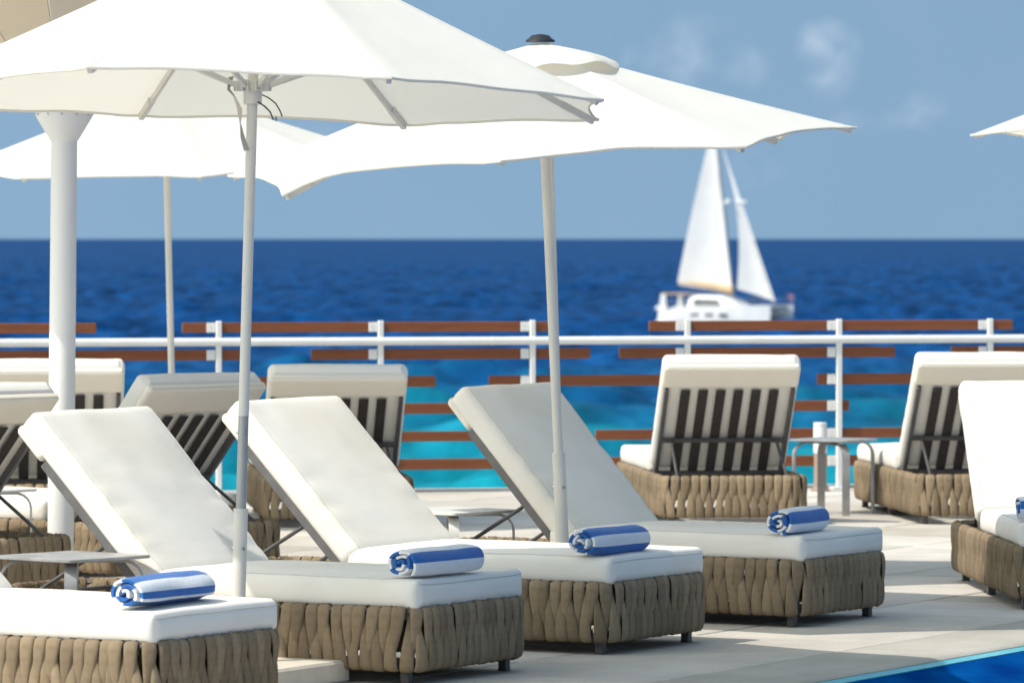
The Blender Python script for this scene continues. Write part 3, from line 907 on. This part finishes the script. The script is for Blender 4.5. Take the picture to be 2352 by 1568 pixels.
# ------------------------------------------------------------------ side tables
def side_table(x, y, rz, mat, label, half=.297, z=.437):
    t = thing('side_table', (x, y, 0), rz, label, 'side table', 'small square side tables')
    s = half / math.sqrt(2)
    m = MB(); rr = .02; pts = []
    for (cx, cy, a0) in ((s - rr, s - rr, 0), (-s + rr, s - rr, 90), (-s + rr, -s + rr, 180), (s - rr, -s + rr, 270)):
        for k in range(5):
            a = R(a0 + 22.5 * k); pts.append((cx + rr * math.cos(a), cy + rr * math.sin(a)))
    rot = Matrix.Rotation(R(45), 2); n = len(pts)
    pts = [rot @ Vector(p) for p in pts]
    prof = [(.985, z - .012), (1, z - .010), (1, z - .002), (.99, z)]
    vs = []
    for f, zz in prof: vs += [(p.x * f, p.y * f, zz) for p in pts]
    fs = [(i * n + k, i * n + (k + 1) % n, (i + 1) * n + (k + 1) % n, (i + 1) * n + k) for i in range(3) for k in range(n)]
    fs += [tuple(range(n))[::-1], tuple(3 * n + k for k in range(n))]
    m.add(vs, fs); m.build('table_top', mat, t, angle=35)
    for ax in (0, 1):
        zt = z - .021 - .0115 * ax; h = half - .035; br = .07; w = .0225; tk = .005
        path = [(-h, 0)] + [(-h, zt - br)] + [(-h + br - br * math.cos(R(a)), zt - br + br * math.sin(R(a))) for a in (20, 40, 60, 80, 90)]
        path = path + [(-p[0], p[1]) for p in path[::-1]]
        m = MB(); vs = []
        for i, (a, zz) in enumerate(path):
            p0 = path[max(0, i - 1)]; p1 = path[min(len(path) - 1, i + 1)]
            tx, tz = p1[0] - p0[0], p1[1] - p0[1]; L = math.hypot(tx, tz); nx_, nz_ = -tz / L, tx / L
            for (q, hh) in ((-w, -tk), (w, -tk), (w, tk), (-w, tk)):
                A = (a + nx_ * hh, q, zz + nz_ * hh)
                vs.append(A if ax == 0 else (A[1], A[0], A[2]))
        n = 4; fs = []
        for i in range(len(path) - 1):
            for k in range(n):
                k2 = (k + 1) % n; fs.append((i * n + k, i * n + k2, (i + 1) * n + k2, (i + 1) * n + k))
        fs += [(0, 1, 2, 3), tuple((len(path) - 1) * n + k for k in (3, 2, 1, 0))]
        m.add(vs, fs); m.build('leg_frame', mat, t, angle=40)
    return t
side_table(-1.62, 19.22, R(4), M['table'], 'grey metal side table at the left edge behind the nearest lounger')
side_table(-.255, 22.45, R(2), M['table_white'], 'white side table between the middle and the shaded lounger of the front row')
side_table(1.87, 30.4, R(14), M['table'], 'grey side table standing between the two sea-facing loungers at right', half=.275)
side_table(-2.50, 24.3, R(5), M['table_white'], 'pale side table at far left, mostly hidden behind a slatted lounger back', z=.437)

# ------------------------------------------------------------------ umbrellas
def umbrella(base, top, peak, rim, Rr, rot, label, sleeve, galv=(0, 0), r=.0195, runner=None, vent=True, slab_rot=ANG, ties=False, scallop=.045, lift=.02, seed=0, curl=None):
    """top: (x, y) of the canopy centre; rim: 8 heights of the rib tips"""
    B = Vector((base[0], base[1], 0))
    t = thing('umbrella', B, 0, label, 'umbrella', 'white garden umbrellas')
    d = Vector((top[0] - base[0], top[1] - base[1]))
    zt = peak - .02
    ax = lambda z: Vector((d.x * z / zt, d.y * z / zt, z))
    C = ax(zt)
    m = MB(); m.tube([ax(.05), ax(sleeve)], r * 1.36, 20); m.tube([ax(sleeve - .006), ax(sleeve + .002)], r * 1.45, 20)
    m.build('sleeve', M['pole'], t)
    g0, g1 = galv
    if g1 > 0:
        m = MB(); m.tube([ax(sleeve - .01), ax(g1)], r, 20); m.tube([ax(g1 - .004), ax(g1 + .0)], r * 1.03, 20); m.build('lower_pole', M['galv'], t)
    lo = g1 if g1 else sleeve - .01
    m = MB(); m.tube([ax(lo), ax(zt)], r * 1.03 if g1 else r, 20)
    if g1:
        for zz in (1.43, 1.455): m.tube([ax(zz), ax(zz + .003)], r * 1.06, 20)
    m.build('pole', M['pole'], t)
    for zz, rr in ((sleeve - .14, r * 1.36), ((g1 or 9) - .06, r)):
        if zz > 3: continue
        p = ax(zz)
        for a in (-60, 150):
            v = Vector((math.cos(R(a)), math.sin(R(a)), 0)); q = MB()
            q.tube([p + v * (rr - .002), p + v * (rr + .006)], .006, 8); q.tube([p + v * rr, p + v * (rr + .012)], .003, 6)
            q.build('bolt', M['steel'], t)
    # canopy
    tips = []
    for k in range(8):
        a = rot + R(45) * k
        tips.append(Vector((C.x + Rr * math.cos(a), C.y + Rr * math.sin(a), rim[k])))
    pk = Vector((C.x, C.y, peak))
    m = MB(); NR, NA = 16, 12; vs = []; idx = {}
    for k in range(8):
        for i in range(NR + 1):
            f = i / NR
            for j in range(NA):
                g = j / NA
                A = pk.lerp(tips[k], f); Bq = pk.lerp(tips[(k + 1) % 8], f)
                P = A.lerp(Bq, g)
                s = 4 * g * (1 - g)
                out_ = Vector((P.x - C.x, P.y - C.y, 0))
                P -= out_ * scallop * s * f ** 3
                P.z += lift * s * f ** 2 - .018 * s * f * (1 - f) * 3 - .05 * f * (1 - f) * .6
                P.z += .012 * f * noise.noise(Vector((P.x * 3.0 + seed, P.y * 3.0, seed))) * s
                if curl and k == curl[0]: P.z += curl[1] * 4 * g * (1 - g) ** 3 * f ** 4
                # pull wrinkles fan out of the rib tips
                P.z += .004 * f * f * math.sin(g * 60) * (1 - s)
                idx[(k, i, j)] = len(vs); vs.append(P)
    fs = []
    for k in range(8):
        for i in range(1 if not vent else 1, NR):
            for j in range(NA):
                k2, j2 = (k, j + 1) if j + 1 < NA else ((k + 1) % 8, 0)
                fs.append((idx[(k, i, j)], idx[(k, i + 1, j)], idx[(k2, i + 1, j2)], idx[(k2, i, j2)]))
    m.add(vs, fs)
    cp = m.build('canopy', M['canopy'], t, angle=50)
    # hem along the edge, and a seam over every rib
    hm = MB(); pts = [vs[idx[(k, NR, j)]] for k in range(8) for j in range(NA)]
    hm.tube([p + Vector((0, 0, -.002)) for p in pts], .0045, 6, closed=True, flat=1.3)
    hm.build('hem', M['canopy'], cp)
    # vent cap with a wavy loose edge
    vm = MB(); v2 = []; q = 48
    rings = [(.03, .008), (.12, .012), (.20, .016), (.27, .014), (.315, .006), (.33, -.004)]
    slope = (peak - sum(rim) / 8) / Rr
    for (rr, dz) in rings:
        for a in range(q):
            an = 2 * math.pi * a / q
            wv = (.010 * math.sin(an * 8 + 1) + .012 * math.sin(an * 3 + seed)) * (rr / .335) ** 2
            tl = Vector((math.cos(an), math.sin(an)))
            ri = sum(rim[k] * max(0, math.cos(an - rot - R(45) * k)) for k in range(8)) / sum(max(0, math.cos(an - rot - R(45) * k)) for k in range(8))
            z = peak + dz + .008 - (peak - ri) / Rr * rr * .85 + wv
            v2.append((C.x + tl.x * rr, C.y + tl.y * rr, z))
    f2 = [(i * q + a, i * q + (a + 1) % q, (i + 1) * q + (a + 1) % q, (i + 1) * q + a) for i in range(len(rings) - 1) for a in range(q)]
    f2.append(tuple(range(q)))
    vm.add(v2, f2); vm.build('vent', M['canopy'], cp, angle=60)
    fm = MB(); fm.lathe([(.062, peak + .014), (.060, peak + .022), (.048, peak + .030), (.036, peak + .042), (.010, peak + .047)], 24, (C.x, C.y)); fm.build('finial', M['black'], t)
    # ribs and struts
    rz_ = runner or (peak - .52)
    hub = MB(); hub.lathe([(.030, peak - .075), (.046, peak - .07), (.046, peak - .03), (.03, peak - .02)], 16, (C.x, C.y)); hub.build('hub', M['pole'], t)
    pr = ax(rz_)
    rn = MB(); rn.lathe([(.027, rz_ - .055), (.033, rz_ - .05), (.033, rz_ - .01), (.050, rz_ + .0), (.054, rz_ + .03), (.048, rz_ + .034), (.028, rz_ + .036)], 16, (pr.x, pr.y))
    for k in range(8):
        a = rot + R(45) * k; v = Vector((math.cos(a), math.sin(a), 0))
        M4 = Matrix.Translation(pr + v * .050 + Vector((0, 0, .012))) @ Matrix.Rotation(a, 4, 'Z')
        for s_ in (-1, 1): rn.box(-.012, .018, s_ * .010 - .0025, s_ * .010 + .0025, -.018, .018, .001, mat=M4)
    rn.build('runner', M['pole'], t)
    for k in range(8):
        a = pk + Vector((0, 0, -.05)); b = tips[k] + Vector((0, 0, -.016))
        dirv = (b - a).normalized(); side = Vector((0, 0, 1)).cross(dirv).normalized(); upv = dirv.cross(side)
        s0 = a + dirv * .05; s1 = b - dirv * .03; m = MB()
        def bar(mm, p0, p1, w, h):
            dd = (p1 - p0).normalized(); sd = Vector((0, 0, 1)).cross(dd).normalized(); uu = dd.cross(sd)
            vv = []
            for p in (p0, p1):
                for (x, y) in ((-w, -h), (w, -h), (w, h), (-w, h)): vv.append(p + sd * x + uu * y)
            mm.add(vv, [(0, 1, 2, 3), (7, 6, 5, 4), (0, 4, 5, 1), (1, 5, 6, 2), (2, 6, 7, 3), (3, 7, 4, 0)])
        off = Vector((0, 0, -.045 * .6 * .5))
        bar(m, s0, s1 + off * .2, .0065, .011)
        rb = m.build('rib', M['pole'], t, smooth=False)
        e = MB(); bar(e, s1 - dirv * .13, s1 + dirv * .008, .0095, .014); e.tube([s1 - dirv * .13 - side * .014, s1 - dirv * .13 + side * .014], .008, 8)
        e.build('rib_end', M['pole'], rb, smooth=False)
        mid = s0.lerp(s1, .47) + Vector((0, 0, -.016)); st = pr + Vector((dirv.x, dirv.y, 0)).normalized() * .058 + Vector((0, 0, .012))
        s_ = MB(); bar(s_, st, mid, .0055, .009); s_.build('strut', M['pole'], rb, smooth=False)
    if ties:
        z0 = rz_
        q = MB()
        pts = [pr + Vector(p) for p in [(-.075, -.03, .045), (-.085, -.03, .0), (-.062, -.03, -.03), (-.045, -.03, -.07), (-.043, -.03, -.12), (-.035, -.03, -.17), (-.020, -.028, -.22)]]
        vv = []
        for i, p in enumerate(pts):
            w = Vector((.010 * math.cos(i * 1.1), .006, .002)); vv += [p - w, p + w, p + w + Vector((0, .002, 0)), p - w + Vector((0, .002, 0))]
        q.add(vv, [(i * 4 + k, i * 4 + (k + 1) % 4, i * 4 + 4 + (k + 1) % 4, i * 4 + 4 + k) for i in range(len(pts) - 1) for k in range(4)])
        q.build('tie_strap', M['tie'], t, angle=70)
        q = MB(); q.tube([pr + Vector(p) for p in [(.035, -.04, -.02), (.06, -.04, -.032), (.085, -.04, -.052), (.10, -.04, -.078), (.108, -.04, -.098)]], .0025, 6)
        q.tube([pr + Vector(p) for p in [(.02, -.04, -.045), (.045, -.04, -.062), (.065, -.04, -.082), (.075, -.04, -.108), (.088, -.04, -.115), (.085, -.04, -.10)]], .0028, 6)
        q.build('shock_cord', M['cord'], t)
    # stone base
    bm_ = MB(); bm_.box(-.30, .30, -.30, .30, 0, .082, .010, mat=Matrix.Rotation(slab_rot, 4, 'Z')); bm_.box(-.05, .05, -.05, .05, .081, .11, .004, mat=Matrix.Rotation(slab_rot, 4, 'Z'))
    bm_.build('base_slab', M['stone_base'], t, smooth=False)
    return t
# rim order: k=0 at angle `rot`, counter-clockwise (+x, +y away from the camera, -x, -y towards it)
umbrella((-.99, 18.75), (-.915, 18.75), 2.72, [2.04, 2.035, 2.072, 2.078, 2.12, 2.175, 2.14, 2.085], 1.335, R(22.5),
         'white umbrella on a tilted pole in the front left, underside and ribs showing', .63, galv=(.63, .965), r=.0185, runner=2.135, ties=True, scallop=.035, lift=.008, seed=2)
umbrella((.226, 21.8), (.118, 21.8), 2.405, [2.06, 2.03, 2.0, 1.95, 1.865, 1.775, 1.905, 1.965], 1.32, R(-7),
         'white umbrella with a black top cap and vent, over the right of the front row', .705, r=.020, runner=2.12, scallop=.05, lift=.02, seed=5, curl=(5, .12))
umbrella((.235, 24.4), (.165, 24.4), 2.42, [2.14, 2.11, 2.06, 1.99, 1.90, 1.97, 2.07, 2.16], 1.14, R(0),
         'white umbrella standing straight behind the black capped one, almost wholly hidden by it', .7, r=.018, runner=2.12, scallop=.06, lift=.03, seed=21)
umbrella((-1.875, 29.1), (-1.935, 29.1), 2.46, [2.06, 2.04, 2.0, 1.97, 1.94, 1.925, 1.93, 1.985], 1.30, R(12.5),
         'white umbrella at the back left, near the railing behind the white column', .73, r=.0185, runner=2.16, scallop=.03, lift=.008, seed=9)
umbrella((3.70, 27.0), (3.70, 27.0), 2.66, [2.12] * 3 + [2.13, 2.135, 2.13, 2.12, 2.12], 1.33, R(0),
         'white umbrella at the right edge, only one pointed tip of its canopy in view', .7, seed=13)

# ------------------------------------------------------------------ column with flared head and roof funnel
cx, cy = -2.075, 24.0
t = thing('column', (cx, cy, 0), 0, 'thick white round column with a flared conical head, at the left', 'column')
m = MB(); m.lathe([(.075, 0), (.075, .03), (.0605, .035), (.0605, 1.0), (.060, 2.045)], 40, lean=(.009, 0)); m.build('shaft', M['column'], t)
m = MB(); m.lathe([(.0605, 2.045), (.064, 2.05), (.128, 2.155), (.131, 2.163), (.131, 2.178), (.134, 2.18), (.134, 2.186), (.12, 2.19)], 40, (.0184, 0)); m.build('capital', M['column'], t, angle=25)
for a in range(0, 360, 30):
    v = Vector((math.cos(R(a)), math.sin(R(a)), 0)); p = Vector((.0184, 0, 2.170)); q = MB()
    q.tube([p + v * .129, p + v * .135], .005, 8); q.build('screw', M['steel'], t)
rf = thing('funnel_roof', (cx + .0184, cy, 2.19), 0, 'tan panelled funnel roof spreading from the top of the white column, top left corner', 'roof')
NS = 16
prof = [(.10, 0.0), (.22, .06), (.42, .20), (.70, .38), (1.0, .56), (1.28, .68)]
for k in range(NS):
    a0 = 2 * math.pi * k / NS + .004; a1 = 2 * math.pi * (k + 1) / NS - .004; m = MB(); vs = []
    for (r_, z) in prof:
        for q in range(5):
            a = a0 + (a1 - a0) * q / 4; vs.append((r_ * math.cos(a), r_ * math.sin(a), z))
    n = 5; L = len(prof)
    vs += [(x, y, z + .03) for x, y, z in vs]
    fs = [(i * n + q, i * n + q + 1, (i + 1) * n + q + 1, (i + 1) * n + q) for i in range(L - 1) for q in range(n - 1)]
    fs += [tuple(L * n + i for i in f[::-1]) for f in fs]
    for i in range(L - 1):
        for q in (0, n - 1): fs.append((i * n + q, (i + 1) * n + q, L * n + (i + 1) * n + q, L * n + i * n + q))
    for q in range(n - 1):
        for i in (0, L - 1): fs.append((i * n + q, i * n + q + 1, L * n + i * n + q + 1, L * n + i * n + q))
    m.add(vs, fs); m.build('panel', M['roof'] if k % 4 else M['roof_strip'], rf, angle=25)
m = MB(); m.tube([(1.285 * math.cos(R(a)), 1.285 * math.sin(R(a)), .695) for a in range(0, 360, 6)], .028, 8, closed=True); m.build('rim', M['roof_strip'], rf)

# ------------------------------------------------------------------ bollard lamps
def bollard(x, y, h, label, k=1.0):
    t = thing('bollard_lamp', (x, y, 0), 0, label, 'bollard lamp')
    m = MB(); m.lathe([(.062 * k, 0), (.062 * k, .010), (.048 * k, .014), (.046 * k, .02), (.041 * k, .025), (.040 * k, h * .55)], 24); m.build('stem', M['bollard'], t, angle=30)
    m = MB(); m.lathe([(.030 * k, h * .52), (.040 * k, h * .55 + .001), (.0435 * k, h * .58), (.0435 * k, h * .93), (.040 * k, h * .955)], 24); m.build('diffuser', M['white'], t, angle=50)
    m = MB(); m.lathe([(.036 * k, h * .953), (.043 * k, h * .957), (.043 * k, h * .99), (.040 * k, h), (.01, h + .001)], 24); m.build('cap', M['white'], t, angle=30)
    return t
bollard(1.955, 33.15, .435, 'short bollard lamp, white above brown, by the railing behind the grey side table')
bollard(-1.60, 29.7, .155, 'low white capped bollard lamp beside the backmost lounger at left', 1.35)

# ------------------------------------------------------------------ sailing catamaran
M['hull'] = material('gelcoat', (.86, .855, .84), .35, spec=.5, col2=(.74, .74, .74), cscale=.8, bump=.05, bscale=4, bdist=.01)
M['sail'] = material('sailcloth', (.82, .81, .79), .8, spec=.2, col2=(.77, .76, .75), cscale=.5, bump=.4, bscale=1.2, bdist=.05)
M['sail_tan'] = material('sail_cover', (.62, .44, .26), .8, col2=(.55, .38, .2), cscale=2, bump=.2, bscale=6, bdist=.02)
M['spar'] = material('spar_grey', (.42, .42, .44), .4, metal=.3, bump=.05, bscale=10, bdist=.01)
M['tinted'] = material('tinted_window', (.03, .04, .06), .15, spec=.6, bump=.02, bscale=3, bdist=.01)
M['flag'] = material('flag_cloth', (.25, .16, .22), .9, col2=(.2, .15, .3), cscale=4, bump=.3, bscale=8, bdist=.02)
M['grey_net'] = material('bow_net', (.16, .17, .19), .8, bump=.5, bscale=30, bdist=.01)
psi = R(-27)
bt = thing('sailing_catamaran', (20.65, 510, SEA), psi, 'white sailing catamaran with two raised sails on the sea beyond the railing', 'sailboat')
for s in (-1, 1):
    m = MB(); secs = []; n = 9
    for i in range(15):
        f = i / 14; x = -6.0 + 12.2 * f
        w = .75 * (1 - max(0, (f - .45) / .55) ** 1.8) * (.55 + .45 * min(1, f * 5)) + .02
        top = 2.30 + .28 * f - (max(0, .16 - f) / .16) * 1.5
        bot = -.35 + .25 * max(0, f - .8) * 5 * .4
        secs.append([(x, w * a, z) for a, z in ((-1, top), (-1.04, top * .6), (-.95, .25), (-.6, -.1), (0, bot), (.6, -.1), (.95, .25), (1.04, top * .6), (1, top))])
    vs = [v for q in secs for v in q]
    fs = [(i * n + k, i * n + (k + 1) % n, (i + 1) * n + (k + 1) % n, (i + 1) * n + k) for i in range(14) for k in range(n)]
    fs += [tuple(range(n)), tuple(14 * n + k for k in range(n))]
    m.add(vs, fs); o = m.build('hull', M['hull'], bt, angle=35); o.location = (0, s * 2.75, 0)
    for k in range(3):
        w_ = MB(); w_.box(-1.9 + k * 1.5, -1.0 + k * 1.5, -.80, -.765, 1.45, 1.75, .02); w_.build('hull_window', M['tinted'], o, smooth=False)
m = MB(); m.box(-4.6, 2.2, -2.1, 2.1, 1.2, 2.35, .15); m.build('bridge_deck', M['hull'], bt, smooth=False)
m = MB()
sec = [(-3.1, 2.3, 1.6), (-3.0, 3.25, 1.55), (-2.2, 3.5, 1.5), (.3, 3.45, 1.45), (1.3, 3.05, 1.35), (2.5, 2.34, 1.25)]
vs = []
for x, z, w in sec: vs += [(x, -w - .45, 2.28), (x, -w, z), (x, w, z), (x, w + .45, 2.28)]
m.add(vs, [(i * 4 + k, i * 4 + k + 1, i * 4 + k + 5, i * 4 + k + 4) for i in range(5) for k in range(3)] + [(0, 1, 2, 3), (20, 21, 22, 23)])
m.build('cabin', M['hull'], bt, angle=25)
for s in (-1, 1):
    m = MB(); m.add([(-2.4, s * 1.97, 2.55), (.6, s * 1.92, 2.55), (.2, s * 1.72, 3.05), (-2.3, s * 1.78, 3.1), (-2.4, s * 2.0, 2.55), (.6, s * 1.95, 2.55), (.2, s * 1.75, 3.05), (-2.3, s * 1.81, 3.1)],
                   [(0, 1, 2, 3), (4, 5, 6, 7), (0, 1, 5, 4), (1, 2, 6, 5), (2, 3, 7, 6), (3, 0, 4, 7)]); m.build('cabin_window', M['tinted'], bt, smooth=False)
m = MB(); m.box(-5.8, -2.9, -1.9, 1.9, 3.55, 3.66, .05); m.build('bimini', M['sail_tan'], bt, smooth=False)
for s in (-1, 1):
    m = MB(); m.add([(-6.1, s * 1.95, 1.2), (-5.2, s * 1.95, 1.2), (-5.3, s * 1.95, 3.6), (-5.75, s * 1.95, 3.6), (-6.1, s * 2.15, 1.2), (-5.2, s * 2.15, 1.2), (-5.3, s * 2.15, 3.6), (-5.75, s * 2.15, 3.6)],
                   [(0, 1, 2, 3), (4, 5, 6, 7), (0, 1, 5, 4), (1, 2, 6, 5), (2, 3, 7, 6), (3, 0, 4, 7)]); m.build('arch_post', M['hull'], bt, smooth=False)
m = MB(); m.box(-6.9, -6.3, -1.2, 1.2, 1.9, 2.4, .18); m.build('dinghy', M['hull'], bt, smooth=False)
m = MB(); m.box(2.2, 5.6, -2.0, 2.0, 2.0, 2.08, .02); m.build('bow_net', M['grey_net'], bt, smooth=False)
m = MB(); m.tube([(5.5, -2.7, 2.25), (5.5, 2.7, 2.25)], .13, 8); m.build('crossbeam', M['spar'], bt)
mast0, mast1 = Vector((1.15, 0, 2.3)), Vector((-1.0, 0, 20.3))
m = MB(); m.tube([mast0, mast1], .13, 10); m.build('mast', M['spar'], bt)
m = MB(); m.tube([(1.15, 0, 3.7), (-4.6, -.5, 4.55)], .12, 8); m.build('boom', M['spar'], bt)
m = MB(); m.tube([(1.0, -.05, 3.95), (-1, -.2, 4.35), (-3.0, -.4, 4.6), (-4.5, -.5, 4.72)], [.42, .28, .15, .06], 8); m.build('sail_cover', M['sail_tan'], bt)
m = MB(); m.tube([(5.6, 0, 1.7), mast1 + Vector((.2, 0, -1.2))], .03, 6); m.build('forestay', M['spar'], bt)
for s in (-1, 1):
    m = MB(); m.tube([(.4, s * 2.9, 1.7), mast0.lerp(mast1, .78)], .022, 5); m.build('shroud', M['spar'], bt)
def sail(name, tack, clew, head, roach, camber, mat):
    m = MB(); NU, NV = 14, 20; vs = []
    for sgn in (0, 1):
        for i in range(NV + 1):
            v = i / NV
            a = tack.lerp(head, v); b = clew.lerp(head, v) + (clew - tack).normalized() * roach * math.sin(math.pi * v) 
            for j in range(NU + 1):
                u = j / NU; p = a.lerp(b, u); p.y += camber * (b - a).length * math.sin(math.pi * u ** .8) + sgn * .02; vs.append(p)
    w = NU + 1; fs = [(i * w + j, i * w + j + 1, (i + 1) * w + j + 1, (i + 1) * w + j) for i in range(NV) for j in range(NU)]
    k = (NV + 1) * w; fs += [tuple(k + q for q in f[::-1]) for f in fs]
    m.add(vs, fs); return m.build(name, mat, bt, angle=60)
sail('mainsail', mast0.lerp(mast1, .09), Vector((-4.75, -.5, 4.75)), mast1 + Vector((-.15, 0, -.1)), .12, .07, M['sail'])
sail('jib', Vector((5.5, 0, 2.9)), Vector((1.85, -.9, 4.1)), mast0.lerp(mast1, .93) + Vector((.35, 0, 0)), -.95, .09, M['sail'])
m = MB(); m.box(1.3, 2.5, -.12, .12, 12.4, 12.7, .05); m.tube([(1.2, -1.0, 12.6), (-.2, 0, 12.4)], .06, 6); m.lathe([(.05, 12.4), (.3, 12.5), (.3, 12.75), (.05, 12.85)], 12, (.55, -.1)); m.build('radar', M['hull'], bt)
m = MB(); m.box(5.65, 6.3, 2.70, 2.73, 2.9, 3.6, 0); m.tube([(5.6, 2.7, 1.8), (5.6, 2.7, 3.9)], .03, 6); m.build('flag', M['flag'], bt, smooth=False)
m = MB()
for s in (-1, 1):
    ys = s * 3.1
    for k in range(9): m.tube([(-4.5 + k * 1.25, ys, 2.4), (-4.5 + k * 1.25, ys, 3.1)], .02, 5)
    m.tube([(-4.5, ys, 3.08), (5.5, ys * .97, 3.2)], .018, 5); m.tube([(-4.5, ys, 2.75), (5.5, ys * .97, 2.85)], .014, 5)
m.build('guard_rail', M['spar'], bt)
